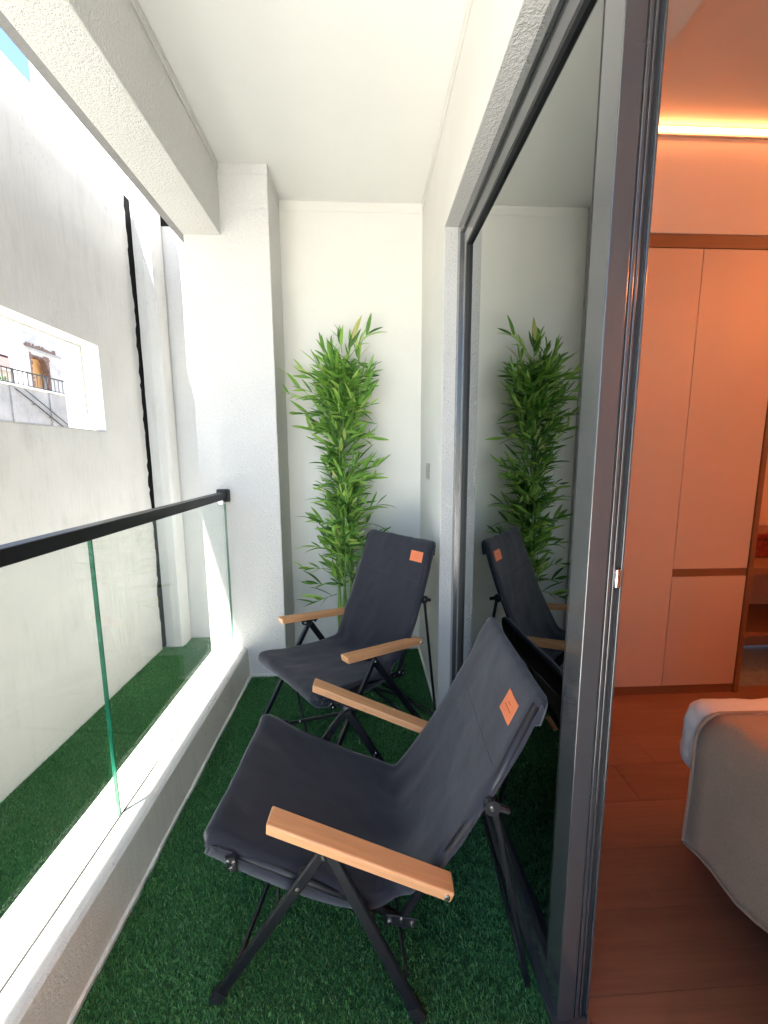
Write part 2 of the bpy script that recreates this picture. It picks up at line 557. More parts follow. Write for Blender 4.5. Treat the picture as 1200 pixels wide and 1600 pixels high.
# uneven mortar line along the foot of the kerb, the column and the right wall
bm_ = bmesh.new()
for i in range(90):
    y0 = 0.2 + i * (YC - 0.22) / 90
    y1 = y0 + (YC - 0.2) / 90
    w = 0.004 + 0.005 * mnoise.noise((y0 * 4, 1.7, 0)) + 0.004 * mnoise.noise((y0 * 17, 5.7, 0))
    h = 0.012 + 0.004 * mnoise.noise((y0 * 6, 9.7, 0))
    bm_box(bm_, -0.735, -0.722 + max(0.001, w), y0, y1, -0.004, h)
finish('mortar_bead', bm_, M['kerb'], kerb)
box('mortar_bead', -0.727, -0.49, YC - 0.012, YC + 0.002, -0.004, 0.02, M['kerb'], kerb, bevel=0.004)
box('mortar_bead', XW - 0.009, XW + 0.002, YJ, YB, -0.004, 0.022, M['kerb'], kerb, bevel=0.003)

# ------------------------------------------------------------------ outside: boundary wall, pillar, far wall
tag(box('ground', -60, XO + 0.01, -40, 60, ZG - 0.6, ZG - 0.012, M['earth']), kind='structure')
bw = empty('boundary_wall', (XB, 1.8, ZG))
tag(bw, 'tall weathered white rendered wall with a square window opening, beyond the glass railing', 'wall')
def rel(o, parent):
    o.parent = parent
    o.matrix_parent_inverse = Matrix.Translation(-parent.location)
    return o
WY0, WY1, WZ0, WZ1 = 1.15, 3.055, 1.540, 2.142
XBO = -2.09
# wall body with the opening; unseen run behind the viewer lowered to let skylight in
rel(solid_grid('wall_body', [XBO, XB], [-0.9, 0.35, WY0, WY1, 3.525], [ZG - 0.3, WZ0, WZ1, 2.4, 3.475],
               {(0, 2, 1), (0, 0, 3), (0, 0, 2)}, M['stucco_out']), bw)
# lining of the opening with its step
lin = rel(box('window_lining', XBO + 0.03, XBO + 0.085, WY1 - 0.014, WY1 + 0.001, WZ0, WZ1, M['wall']), bw)
rel(box('window_lining', XBO + 0.03, XBO + 0.085, WY0, WY1 - 0.014, WZ1 - 0.014, WZ1 + 0.001, M['wall']), bw)
rel(box('window_sill', XBO - 0.02, XB - 0.002, WY0, WY1, WZ0 - 0.001, WZ0 + 0.008, M['rough_stucco']), bw)
# broken edge of the wall at the open joint
bm_ = bmesh.new()
nb = 110
va, vb, vc_ = [], [], []
for i in range(nb + 1):
    z = ZG + (3.47 - ZG) * i / nb
    e = 0.030 * mnoise.noise((z * 2.3, 0.3, 2)) + 0.016 * mnoise.noise((z * 17, 4.3, 2)) + 0.016 * mnoise.noise((z * 47, 1.3, 2))
    va.append(bm_.verts.new((XB + 0.0015, 3.515, z)))
    vb.append(bm_.verts.new((XB + 0.0015 - 0.003, 3.568 + e, z)))
    vc_.append(bm_.verts.new((XB - 0.014, 3.560 + e, z)))
for i in range(nb):
    bm_.faces.new((va[i], va[i + 1], vb[i + 1], vb[i]))
    bm_.faces.new((vb[i], vb[i + 1], vc_[i + 1], vc_[i]))
rel(finish('broken_edge', bm_, M['stucco_out']), bw)

fwl = empty('garden_end_wall', (-1.4, YF, ZG))
tag(fwl, 'narrow white end wall behind the pillar, next to the stuccoed column', 'wall')
rel(box('wall_body', -1.84, XO - 0.001, YF, YF + 0.2, ZG - 0.3, 3.31, M['stucco'], bevel=0.004), fwl)
rel(box('gap_shade_block', -2.08, -1.902, 3.526, YF + 0.18, ZG - 0.2, 3.44, M['gap_shade']), fwl)  # near-black block paints the shade in the depth of the open joint
rel(box('gap_shade_block', -1.84, -1.40, YF + 0.03, YF + 0.15, 3.312, 3.9, M['gap_shade']), fwl)  # near-black block paints the shade of the hole above the end wall

pil = empty('corner_pillar', (-1.79, 3.65, ZG))
tag(pil, 'slim square white pillar standing beside the dark open joint of the wall', 'pillar')
bm_ = bmesh.new()
rings = []
for i in range(41):
    z = ZG - 0.1 + (3.75 - ZG) * i / 40
    ring = []
    for (x, y) in ((-1.868, 3.600), (-1.790, 3.588), (-1.728, 3.600), (-1.708, 3.625), (-1.708, 3.76), (-1.868, 3.76)):
        ring.append(bm_.verts.new((x + 0.004 * mnoise.noise((z * 5, x * 8, 1)), y + 0.003 * mnoise.noise((z * 4, y * 9, 6)), z)))
    rings.append(ring)
for a, b in zip(rings, rings[1:]):
    for k in range(6):
        bm_.faces.new((a[k], a[(k + 1) % 6], b[(k + 1) % 6], b[k]))
bm_.faces.new(rings[0])
bm_.faces.new(rings[-1][::-1])
rel(finish('shaft', bm_, M['stucco_out']), pil)

# neighbour's sunlit gable seen over the wall top
nbw = tag(box('neighbour_gable', -2.95, -2.12, 4.2, 4.35, 1.0, 7.0, M['rough_stucco']), 'sunlit rough white gable just above the top of the boundary wall', 'building')

# ------------------------------------------------------------------ turf
def blades(name, x0, x1, y0, y1, z, density, mat, hgt=0.016, keep=None):
    n = int((x1 - x0) * (y1 - y0) * density)
    px = RNG.uniform(x0, x1, n)
    py = RNG.uniform(y0, y1, n)
    ang = RNG.uniform(0, 2 * math.pi, n)
    # the pile lies over in soft patches
    lean = 0.5 + 0.15 * np.sin(px * 7.1 + np.sin(py * 5.0) * 1.7) * np.cos(py * 6.3)
    ld = 2.2 + 1.1 * np.sin(px * 3.3 + py * 2.1)
    la = ld + RNG.normal(0, 1.5, n)
    h = hgt * RNG.uniform(0.6, 1.25, n)
    w = RNG.uniform(0.0009, 0.0017, n)
    lx, ly = np.cos(la) * lean * h, np.sin(la) * lean * h
    cx, sx = np.cos(ang) * w, np.sin(ang) * w
    v = np.empty((n, 5, 3), dtype=np.float32)
    v[:, 0] = np.stack([px - cx, py - sx, np.full(n, z)], 1)
    v[:, 1] = np.stack([px + cx, py + sx, np.full(n, z)], 1)
    v[:, 2] = np.stack([px + cx * 0.8 + lx * 0.4, py + sx * 0.8 + ly * 0.4, z + h * 0.62], 1)
    v[:, 3] = np.stack([px - cx * 0.8 + lx * 0.4, py - sx * 0.8 + ly * 0.4, z + h * 0.62], 1)
    v[:, 4] = np.stack([px + lx, py + ly, z + h * 0.95], 1)
    me = bpy.data.meshes.new(name)
    me.vertices.add(n * 5)
    me.vertices.foreach_set('co', v.reshape(-1))
    base = (np.arange(n) * 5)[:, None]
    loops = np.concatenate([base + np.array([0, 1, 2, 3]), base + np.array([3, 2, 4])], axis=1).reshape(-1)
    me.loops.add(n * 7)
    me.loops.foreach_set('vertex_index', loops.astype(np.int32))
    starts = np.stack([np.arange(n) * 7, np.arange(n) * 7 + 4], 1).reshape(-1)
    me.polygons.add(n * 2)
    me.polygons.foreach_set('loop_start', starts.astype(np.int32))
    me.update(calc_edges=True)
    me.materials.append(mat)
    o = bpy.data.objects.new(name, me)
    return link(o)


tag(box('turf_backing', -0.7215, 0.43, 0.1, YB - 0.002, -0.006, 0.0, M['turf_base']), kind='structure')
tag(box('turf_backing', XB - 0.02, -0.9425, -0.89, YF - 0.001, ZG - 0.012, ZG, M['turf_base']), kind='structure')
tag(blades('artificial_grass', -0.712, 0.425, 0.62, YB - 0.006, 0.0, 85000, M['turf'], 0.009), 'dark green artificial grass covering the balcony floor', 'grass', kind='stuff')
tag(blades('artificial_grass', XB + 0.004, -0.95, 1.1, YF - 0.004, ZG, 50000, M['turf'], 0.013), 'green artificial grass strip between the kerb and the outer wall', 'grass', kind='stuff')

# ------------------------------------------------------------------ glass balustrade
gb = empty('glass_balustrade', (-0.82, 1.2, 0.19))
tag(gb, 'frameless glass railing with a square black handrail on the white kerb', 'railing')
hr = rel(box('handrail', -0.842, -0.799, YN + 0.02, 2.330, 1.113, 1.154, M['metal_black'], bevel=0.003), gb)
rel(box('wall_flange', -0.860, -0.784, 2.330, YC - 0.001, 1.096, 1.170, M['metal_black'], bevel=0.008), gb)
rel(box('clamp', -0.838, -0.806, 2.285, 2.318, 1.085, 1.112, M['steel'], bevel=0.003), gb)
def pane(y0, y1):
    bm = bmesh.new()
    bm_box(bm, -0.826, -0.814, y0, y1, 0.150, 1.115)
    bm.faces.ensure_lookup_table()
    for f in bm.faces:
        f.normal_update()
        if abs(f.normal.x) < 0.5:
            f.material_index = 1
    return rel(finish('glass_pane', bm, None, gb, mats=[M['glass_clear'], M['glass_edge']]), gb)
pane(YN + 0.05, 1.198)
pane(1.2025, 2.3495)
bm_ = bmesh.new()
for i in range(70):
    y0 = -0.2 + i * (2.53 / 70)
    y1 = y0 + 2.53 / 70
    w = 0.0050 + 0.0026 * mnoise.noise((y0 * 5, 2, 2))
    off = 0.001 * mnoise.noise((y0 * 3, 8, 2))
    bm_box(bm_, -0.8135 + off, -0.8135 + w + off, y0, y1, 0.184, 0.1945)
rel(finish('sealant_line', bm_, M['sealant'], gb), gb)

# ------------------------------------------------------------------ sliding door
df = empty('door_frame', (0.46, 0.4, 0.0))
tag(df, 'graphite metal outer frame lining the stuccoed door opening', 'door frame')
XF0 = 0.430
rel(box('jamb', XF0, XF0 + 0.013, YJ - 0.052, YJ - 0.004, 0.0, ZH - 0.004, M['metal_frame'], bevel=0.0015), df)
rel(box('jamb', XF0 + 0.016, 0.56, YJ - 0.045, YJ - 0.004, 0.0, ZH - 0.004, M['gasket']), df)
rel(box('head_track', XF0, XF0 + 0.013, -0.75, YJ - 0.052, ZH - 0.052, ZH - 0.004, M['metal_frame'], bevel=0.0015), df)
rel(box('head_track', XF0 + 0.016, 0.56, -0.75, YJ - 0.046, ZH - 0.045, ZH - 0.004, M['gasket']), df)
rel(box('sill_track', XF0, 0.524, -0.75, YJ - 0.052, -0.004, 0.016, M['metal_frame'], bevel=0.002), df)
rel(box('jamb', XF0, 0.524, -0.749, -0.70, 0.017, ZH - 0.056, M['metal_frame'], bevel=0.0015), df)

sd = empty('sliding_door', (0.46, 1.3, 0.017))
tag(sd, 'graphite framed sliding door leaf with dark mirroring glass, slid half open', 'door')
X0, X1 = 0.441, 0.481
YD0, YD1 = 0.75, 1.885
SW = 0.063
ZD0, ZD1 = 0.0175, ZH - 0.056
rel(box('stile', X0, X1, YD0, YD0 + SW, ZD0, ZD1, M['metal_frame'], bevel=0.0015), sd)
rel(box('stile', X0, X1, YD1 - 0.07, YD1, ZD0, ZD1, M['metal_frame'], bevel=0.0015), sd)
rel(box('rail', X0 + 0.0004, X1 - 0.0004, YD0 + SW, YD1 - 0.07, ZD1 - 0.066, ZD1, M['metal_frame'], bevel=0.0015), sd)
rel(box('rail', X0 + 0.0004, X1 - 0.0004, YD0 + SW, YD1 - 0.07, ZD0, ZD0 + 0.075, M['metal_frame'], bevel=0.0015), sd)
rel(box('glass_pane', 0.4555, 0.4665, YD0 + SW - 0.01, YD1 - 0.06, ZD0 + 0.06, ZD1 - 0.05, M['glass_dark']), sd)
# rubber bead round the glass
yb0, yb1, zb0, zb1 = YD0 + SW, YD1 - 0.07, ZD0 + 0.075, ZD1 - 0.066
for nm, a in (('gasket', (0.4425, 0.4553, yb0, yb0 + 0.008, zb0, zb1)), ('gasket', (0.4425, 0.4553, yb1 - 0.012, yb1, zb0, zb1)),
              ('gasket', (0.4425, 0.4553, yb0 + 0.008, yb1 - 0.012, zb1 - 0.012, zb1)), ('gasket', (0.4425, 0.4553, yb0 + 0.008, yb1 - 0.012, zb0, zb0 + 0.012))):
    rel(box(nm, *a, M['gasket']), sd)
# meeting-edge profiles: brush channel, interlock fin, inner leaf edge
rel(box('brush_seal', X1, X1 + 0.004, YD0 + 0.006, YD0 + 0.05, ZD0, ZD1, M['gasket']), sd)
rel(box('interlock', X1 + 0.004, X1 + 0.011, YD0 + 0.001, YD0 + 0.055, ZD0, ZD1, M['metal_frame'], bevel=0.0012), sd)
rel(box('brush_seal', X1 + 0.011, X1 + 0.0165, YD0 + 0.007, YD0 + 0.05, ZD0, ZD1, M['gasket']), sd)
rel(box('interlock', X1 + 0.0165, X1 + 0.021, YD0 + 0.004, YD0 + 0.05, ZD0, ZD1, M['metal_frame'], bevel=0.001), sd)
rel(box('brush_seal', X1 + 0.021, X1 + 0.031, YD0 + 0.009, YD0 + 0.05, ZD0, ZD1, M['gasket']), sd)
rel(box('interlock', X1 + 0.031, X1 + 0.036, YD0 + 0.002, YD0 + 0.045, ZD0, ZD1, M['metal_frame'], bevel=0.001), sd)
rel(box('lock_keeper', X1 + 0.020, X1 + 0.032, YD0 + 0.000, YD0 + 0.008, 1.085, 1.125, M['steel'], bevel=0.003), sd)
for z in (0.52, 0.68):
    rel(box('latch_chip', X1 + 0.033, X1 + 0.0365, YD0 + 0.0008, YD0 + 0.0022, z, z + 0.02, M['steel']), sd)

shade_leaf = empty('sliding_door', (0.51, -0.2, 0.017))  # unseen leaf added to cut the daylight reaching the bedroom
tag(shade_leaf, 'unseen second glass door leaf added to keep daylight out of the bedroom', 'door')
rel(box('stile', 0.500, 0.540, 0.255, 0.315, ZD0, ZD1, M['metal_frame'], bevel=0.0015), shade_leaf)
rel(box('stile', 0.500, 0.540, -0.70, -0.64, ZD0, ZD1, M['metal_frame'], bevel=0.0015), shade_leaf)
rel(box('rail', 0.5004, 0.5396, -0.64, 0.255, ZD1 - 0.066, ZD1, M['metal_frame'], bevel=0.0015), shade_leaf)
rel(box('rail', 0.5004, 0.5396, -0.64, 0.255, ZD0, ZD0 + 0.075, M['metal_frame'], bevel=0.0015), shade_leaf)
rel(box('glass_pane', 0.515, 0.525, -0.65, 0.265, ZD0 + 0.06, ZD1 - 0.05, M['glass_dark']), shade_leaf)

wp = empty('wall_plate', (XW, 2.31, 1.22))
tag(wp, 'small grey metal switch plate on the white wall beside the door', 'wall plate')
rel(box('frame', XW - 0.006, XW, 2.265, 2.365, 1.220, 1.312, M['plate'], bevel=0.002), wp)
rel(box('switch_key', XW - 0.010, XW - 0.006, 2.275, 2.313, 1.23, 1.302, M['plate'], bevel=0.002), wp)
rel(box('switch_key', XW - 0.009, XW - 0.006, 2.317, 2.355, 1.23, 1.302, M['plate'], bevel=0.002), wp)


# ------------------------------------------------------------------ folding chairs
def catmull(pts, n):
    out = []
    P = [Vector(p) for p in pts]
    P = [P[0] * 2 - P[1]] + P + [P[-1] * 2 - P[-2]]
    for i in range(1, len(P) - 2):
        for k in range(n):
            t = k / n
            a, b, c, d = P[i - 1], P[i], P[i + 1], P[i + 2]
            out.append(0.5 * ((2 * b) + (c - a) * t + (2 * a - 5 * b + 4 * c - d) * t * t + (3 * b - a - 3 * c + d) * t * t * t))
    out.append(P[-2])
    return out


bolt_me = None
def bolt(parent, loc, axis=(0, 1, 0), s=1.0):
    global bolt_me
    if bolt_me is None:
        bm = bmesh.new()
        bmesh.ops.create_cone(bm, cap_ends=True, segments=12, radius1=0.0066, radius2=0.0046, depth=0.006)
        bolt_me = bpy.data.meshes.new('bolt')
        bm.to_mesh(bm_ if False else bolt_me)
        bm.free()
        bolt_me.materials.append(M['steel'])
    o = bpy.data.objects.new('bolt', bolt_me)
    o.location = loc
    o.rotation_euler = Vector(axis).to_track_quat('Z', 'Y').to_euler()
    o.scale = (s, s, s)
    return link(o, parent)


def chair(name, loc, rz, K, hw_arm, hw_seat, hw_leg, label, seed, label_side=-1):
    """local axes: +x rearwards, y across, z up; K: side profile key points"""
    root = empty(name, loc, rz)
    tag(root, label, 'chair', 'folding canvas chairs on the balcony')
    mk = M['metal_black']
    UZ = lambda k, y: Vector((K[k][0], y, K[k][1]))
    for s in (1, -1):
        ya, ys, yl = s * hw_arm, s * hw_seat, s * hw_leg
        # wooden armrest, its top along armF-armR
        F, R_ = UZ('armF', ya), UZ('armR', ya)
        d = (R_ - F).normalized()
        n = Vector((-d.z, 0, d.x))
        if n.z < 0:
            n = -n
        th, w = 0.027, K.get('armw', 0.050)
        bm = bmesh.new()
        L = (R_ - F).length
        bm_box(bm, 0, L, -w / 2, w / 2, -th, 0, 0.0045, 3)
        for v in bm.verts:   # slight rounding of the nose and flare to the back
            if v.co.x < 0.012 and v.co.z < -0.01:
                v.co.x += 0.006
        o = finish('armrest', bm, M['beech'], root)
        o.matrix_local = Matrix(((d.x, 0, n.x, F.x), (0, 1, 0, ya), (d.z, 0, n.z, F.z), (0, 0, 0, 1)))
        bolt(o, (L - 0.014, s * (w / 2 + 0.001), -0.014), (0, s, 0), 1.25)
        # legs
        ap = UZ('apex', yl)
        off = 0.009 * s
        fl = bar('front_leg', UZ('footF', yl + off), ap + Vector((0, off, 0.008)), 0.027, 0.015, mk, root, side=(1, 0, 0), bevel=0.004)
        rl = bar('rear_leg', ap + Vector((0, -off, 0.008)), UZ('footR', yl - off + s * 0.045), 0.030, 0.015, mk, root, side=(1, 0, 0), bevel=0.004)
        for leg, key, oy in ((fl, 'footF', off), (rl, 'footR', -off + s * 0.045)):
            p = UZ(key, yl + oy)
            q = (ap - p).normalized()
            bar('foot_cap', p + Vector((0, 0, 0.001)) - q * 0.004, p + q * 0.035, 0.033, 0.021, M['gasket'], leg, side=(1, 0, 0), bevel=0.005)
        # notched bracket between apex and armrest
        ax = (ap.x - F.x) / (R_.x - F.x)
        under = F.lerp(R_, ax) - n * th
        bk = bmesh.new()
        bm_bar(bk, under + d * -0.045 + Vector((0, -0.010 * s, -0.004)), under + d * 0.045 + Vector((0, -0.010 * s, -0.004)), 0.008, 0.026, (0, 0, 1), 0.002)
        for dx, dz in ((-0.038, -0.018), (-0.012, -0.024), (0.012, -0.022), (0.038, -0.018)):
            p = under + d * dx + Vector((0, -0.010 * s, 0))
            bm_bar(bk, p + Vector((0, 0, -0.004)), p + Vector((0, 0, dz)), 0.012, 0.008, (1, 0, 0), 0.002)
        bm_bar(bk, under + d * -0.038 + Vector((0, -0.010 * s, -0.022)), under + d * -0.008 + Vector((0, -0.010 * s, -0.026)), 0.007, 0.007, (0, 0, 1), 0.002)
        bm_bar(bk, under + Vector((0, -0.004 * s, 0)), ap + Vector((0, -0.004 * s, -0.004)), 0.022, 0.008, (1, 0, 0), 0.002)
        finish('arm_bracket', bk, mk, root)
        bolt(root, ap + Vector((0, off + s * 0.010, 0)), (0, s, 0))
        # seat rail, back rail
        jx = Vector((K['junc'][0], ys, K['junc'][1]))
        sf = UZ('seatF', ys)
        tube('seat_rail', [sf + Vector((0.004, 0, -0.016)), jx + Vector((-0.01, 0, 0.004))], 0.0105, mk, root)
        tp = UZ('top', ys * K.get('topw', 1.0))
        hg = UZ('hinge', ys * (1 + K.get('topw', 1.0)) / 2)
        bdir = (tp - jx).normalized()
        tube('back_rail', [jx - bdir * 0.012, jx.lerp(hg, 0.5), hg, tp - bdir * 0.012], 0.0105, mk, root)
        bar('joint_plate', jx + Vector((-0.04, s * 0.010, 0.008)), jx + Vector((0.035, s * 0.010, -0.004)), 0.030, 0.005, mk, root, side=(0, 0, 1), bevel=0.001)
        for dx, dz in ((-0.03, 0.004), (0.0, 0.010), (0.026, -0.002)):
            bolt(root, jx + Vector((dx, s * 0.0145, dz)), (0, s, 0))
        # front corner bracket with three rivets
        fb = sf + Vector((0.060, s * 0.019, -0.048))
        bar('corner_bracket', fb + Vector((0, 0, 0.016)), fb + Vector((0.004, 0, -0.024)), 0.026, 0.006, mk, root, side=(1, 0, 0), bevel=0.002)
        for dx, dz in ((-0.006, 0.004), (0.008, 0.002), (0.002, -0.014)):
            bolt(root, fb + Vector((dx, s * 0.0045, dz)), (0, s, 0), 0.8)
        # rivets where the legs cross the seat rails
        bolt(root, UZ('jF', yl + off + s * 0.009), (0, s, 0))
        jr = UZ('jR', yl - off + s * 0.009)
        bolt(root, jr, (0, s, 0))
        bar('cross_link', UZ('jF', yl), UZ('jF', ys * 0.98), 0.010, 0.010, mk, root)
        bar('cross_link', UZ('jR', yl), UZ('jR', ys * 0.98), 0.010, 0.010, mk, root)
        tube('safety_hook', [jr + Vector((0.004, 0, 0.012)), jr + Vector((0.016, s * 0.006, 0.0)), jr + Vector((0.012, s * 0.006, -0.022)), jr + Vector((0.0, 0, -0.026))], 0.0022, M['steel'], root, 6)
        # rear support strut down to the floor
        ho = hg + Vector((0.016, s * 0.014, 0))
        st = bar('back_strut', ho, UZ('strut', ys * 1.04), 0.014, 0.010, mk, root, side=(1, 0, 0), bevel=0.003)
        hb = bmesh.new()
        bm_tube(hb, [ho + Vector((-0.006, -s * 0.004, 0)), ho + Vector((-0.006, s * 0.012, 0))], 0.020, 14)
        bm_tube(hb, [ho + Vector((0.012, s * 0.004, -0.004)), ho + Vector((0.034, s * 0.004, -0.012))], 0.0085, 10)
        finish('hinge', hb, mk, root, smooth=False)
        bolt(root, ho + Vector((-0.008, s * 0.0135, 0.002)), (0, s, 0))
    # scissor braces front and back, foot bar of the struts, front and top bars
    zt = 0.62
    f0 = lambda s, t: Vector((K['footF'][0] + (K['apex'][0] - K['footF'][0]) * t, s * hw_leg, K['footF'][1] + (K['apex'][1] - K['footF'][1]) * t))
    for a, o_ in ((1, 0.0), (-1, 0.012)):
        bar('front_brace', f0(a, 0.07) + Vector((o_, 0, 0)), f0(-a, zt) + Vector((o_ - 0.01, 0, 0)), 0.016, 0.008, mk, root, side=(0, 0, 1), bevel=0.002)
    g0 = lambda s, t: Vector((K['footR'][0] + (K['apex'][0] - K['footR'][0]) * t, s * (hw_leg - 0.02), K['footR'][1] + (K['apex'][1] - K['footR'][1]) * t))
    for a, o_ in ((1, 0.0), (-1, -0.012)):
        bar('rear_brace', g0(a, 0.07) + Vector((o_, 0, 0)), g0(-a, 0.5) + Vector((o_, 0, 0)), 0.016, 0.008, mk, root, side=(0, 0, 1), bevel=0.002)
    bolt(root, (f0(1, 0.07) + f0(-1, zt)) * 0.5 + Vector((-0.014, 0, 0)), (-1, 0, 0))
    tube('strut_foot_bar', [UZ('strut', hw_seat * 1.04), UZ('strut', -hw_seat * 1.04)], 0.0075, mk, root)
    tube('seat_front_bar', [UZ('seatF', hw_seat) + Vector((0.006, 0, -0.018)), UZ('seatF', -hw_seat) + Vector((0.006, 0, -0.018))], 0.010, mk, root)

    # ---- canvas sling: one cloth from under the front bar over the seat and up the back
    sfu, sfz = K['seatF']
    ju, jz = K['junc']
    tu, tz = K['top']
    hu, hz = K['hinge']
    bd = Vector((tu - ju, tz - jz)).normalized()
    sdv = Vector((ju - sfu, jz - sfz)).normalized()
    corner = Vector((ju, jz)) + Vector((0.0, 0.022))
    key = [(sfu + 0.050, sfz - 0.062), (sfu + 0.012, sfz - 0.044), (sfu - 0.006, sfz - 0.016), (sfu + 0.012, sfz + 0.000)]
    for t in (0.25, 0.5, 0.75):
        p = Vector((sfu, sfz)).lerp(corner, t)
        key.append((p.x, p.y - 0.012 * math.sin(math.pi * t)))
    c0 = corner - sdv * 0.045
    key.append((c0.x, c0.y + 0.004))
    c1 = corner + bd * 0.055 + Vector((-0.006, 0.004))
    key.append((c1.x, c1.y))
    for t in (0.3, 0.55, 0.8, 0.97):
        p = corner.lerp(Vector((tu, tz)), t)
        bow = K.get('bow', 0.012) * math.sin(math.pi * t)
        nrm = Vector((bd.y, -bd.x))
        key.append((p.x + nrm.x * bow, p.y + nrm.y * bow))
    nrm = Vector((bd.y, -bd.x))
    key.append((tu + nrm.x * 0.012, tz + nrm.y * 0.012 + 0.004))
    key.append((tu + nrm.x * 0.026 - bd.x * 0.05, tz + nrm.y * 0.026 - bd.y * 0.05))
    cur = [p for p in catmull([(a, 0, b) for a, b in key], 8)]
    nk = len(key) - 1
    nt = len(cur)
    NW = 40
    i_c = 8 * 7.5   # index of the corner

    def surf(i, w):
        """i: index along the cloth, w: -1..1 across"""
        i = max(0, min(nt - 1, i))
        ii = int(min(nt - 2, math.floor(i)))
        fr_ = i - ii
        p = cur[ii].lerp(cur[ii + 1], fr_)
        a = cur[max(0, ii - 1)]
        b = cur[min(nt - 1, ii + 2)]
        d_ = (b - a).normalized()
        nn = Vector((-d_.z, 0, d_.x))      # towards the sitter
        e = abs(w)
        top_t = max(0.0, (i - i_c) / (nt - 1 - i_c))
        half = hw_seat + 0.012
        half *= 1 + (K.get('topw', 1.0) - 1) * top_t
        # the cloth is cut in where seat and back meet
        half -= 0.030 * math.exp(-((i - i_c) / 5.0) ** 2)
        y = w * half
        # sag between the rails, sleeve rolled round them at the sides
        sag = K.get('sag', 0.020) * (1 - e ** 2.4)
        roll = 0.0
        if e > 0.90:
            k_ = (e - 0.90) / 0.10
            roll = (0.020 + 0.026 / (1 + math.exp((i - i_c + 12) / 2.5))) * k_ * k_
            y = math.copysign(half * (0.90 + 0.10 * math.sin(k_ * math.pi / 2)), w)
        crown = K.get('crown', 0.014) * (1 - w * w) * max(0, (top_t - 0.55) / 0.45) ** 2
        q = Vector((p.x, y, p.z)) - nn * (sag * (0.25 + 0.75 * math.exp(-((i - i_c) / 16.0) ** 2)) + roll - 0.010) + d_ * crown
        # folds: pull lines fanning from the corners of the seat
        sx = seed * 3.7
        wr = 0.0030 * mnoise.noise((p.x * 5 + sx, w * 2.4, p.z * 5)) + 0.0022 * mnoise.noise((p.x * 14 + sx, w * 6 + i * 0.05, p.z * 13))
        near_c = math.exp(-((i - i_c) / 9.0) ** 2)
        wr += 0.0036 * near_c * math.sin(w * 10 + 1.3 * seed + 2 * mnoise.noise((w * 2, i * 0.1, sx)))
        near_f = math.exp(-((i - 22) / 7.0) ** 2)
        wr += 0.0030 * near_f * mnoise.noise((w * 5 + sx, i * 0.12, 4.4))
        return q + nn * wr, nn
    bm = bmesh.new()
    rows = []
    for i in range(nt):
        rows.append([bm.verts.new(surf(i, -1 + 2 * k / NW)[0]) for k in range(NW + 1)])
    for a, b in zip(rows, rows[1:]):
        for k in range(NW):
            bm.faces.new((a[k], a[k + 1], b[k + 1], b[k]))
    sl = finish('canvas_sling', bm, M['fabric'], root, smooth=True)
    md = sl.modifiers.new('thickness', 'SOLIDIFY')
    md.thickness = 0.004
    md.offset = 0
    # hem line stitched across the head of the back
    bm = bmesh.new()
    for w0 in [(-0.88 + 1.76 * k / 36) for k in range(36)]:
        p0, n0 = surf(K.get('hem_i', 84), w0)
        p1, n1 = surf(K.get('hem_i', 84), w0 + 0.034)
        bm_bar(bm, p0 + n0 * 0.0026, p1 + n1 * 0.0026, 0.0016, 0.001, (0, 0, 1))
    finish('stitched_seam', bm, M['fabric'], sl)
    # leather patch
    li0, li1 = K['lab_i']
    lw0, lw1 = K['lab_w']
    bm = bmesh.new()
    g = []
    for a in range(5):
        g.append([])
        for b in range(7):
            p, n_ = surf(li0 + (li1 - li0) * a / 4, label_side * (lw0 + (lw1 - lw0) * b / 6))
            g[-1].append((p, n_))
    tops = [[bm.verts.new(p + n_ * 0.0045) for p, n_ in r_] for r_ in g]
    bots = [[bm.verts.new(p + n_ * 0.0015) for p, n_ in r_] for r_ in g]
    for a in range(4):
        for b in range(6):
            bm.faces.new((tops[a][b], tops[a][b + 1], tops[a + 1][b + 1], tops[a + 1][b]))
    edge = [(0, b) for b in range(7)] + [(a, 6) for a in range(1, 5)] + [(4, b) for b in range(5, -1, -1)] + [(a, 0) for a in range(3, 0, -1)]
    for (a, b), (c, d2) in zip(edge, edge[1:] + edge[:1]):
        bm.faces.new((tops[a][b], bots[a][b], bots[c][d2], tops[c][d2]))
    lb = finish('leather_patch', bm, M['leather'], sl)
    tag(lb, 'orange leather patch sewn near the top corner')
    pb = bmesh.new()
    for fa, f0_, f1_ in ((0.62, 0.40, 0.62), (0.40, 0.22, 0.80)):
        ii = li0 + (li1 - li0) * fa
        pa, na = surf(ii, label_side * (lw0 + (lw1 - lw0) * f0_))
        pc, nc_ = surf(ii, label_side * (lw0 + (lw1 - lw0) * f1_))
        bm_bar(pb, pa + na * 0.0049, pc + nc_ * 0.0049, 0.0030 if fa > 0.5 else 0.0022, 0.0008, bd.to_3d())
    finish('print', pb, M['leather_print'], lb)
    return root


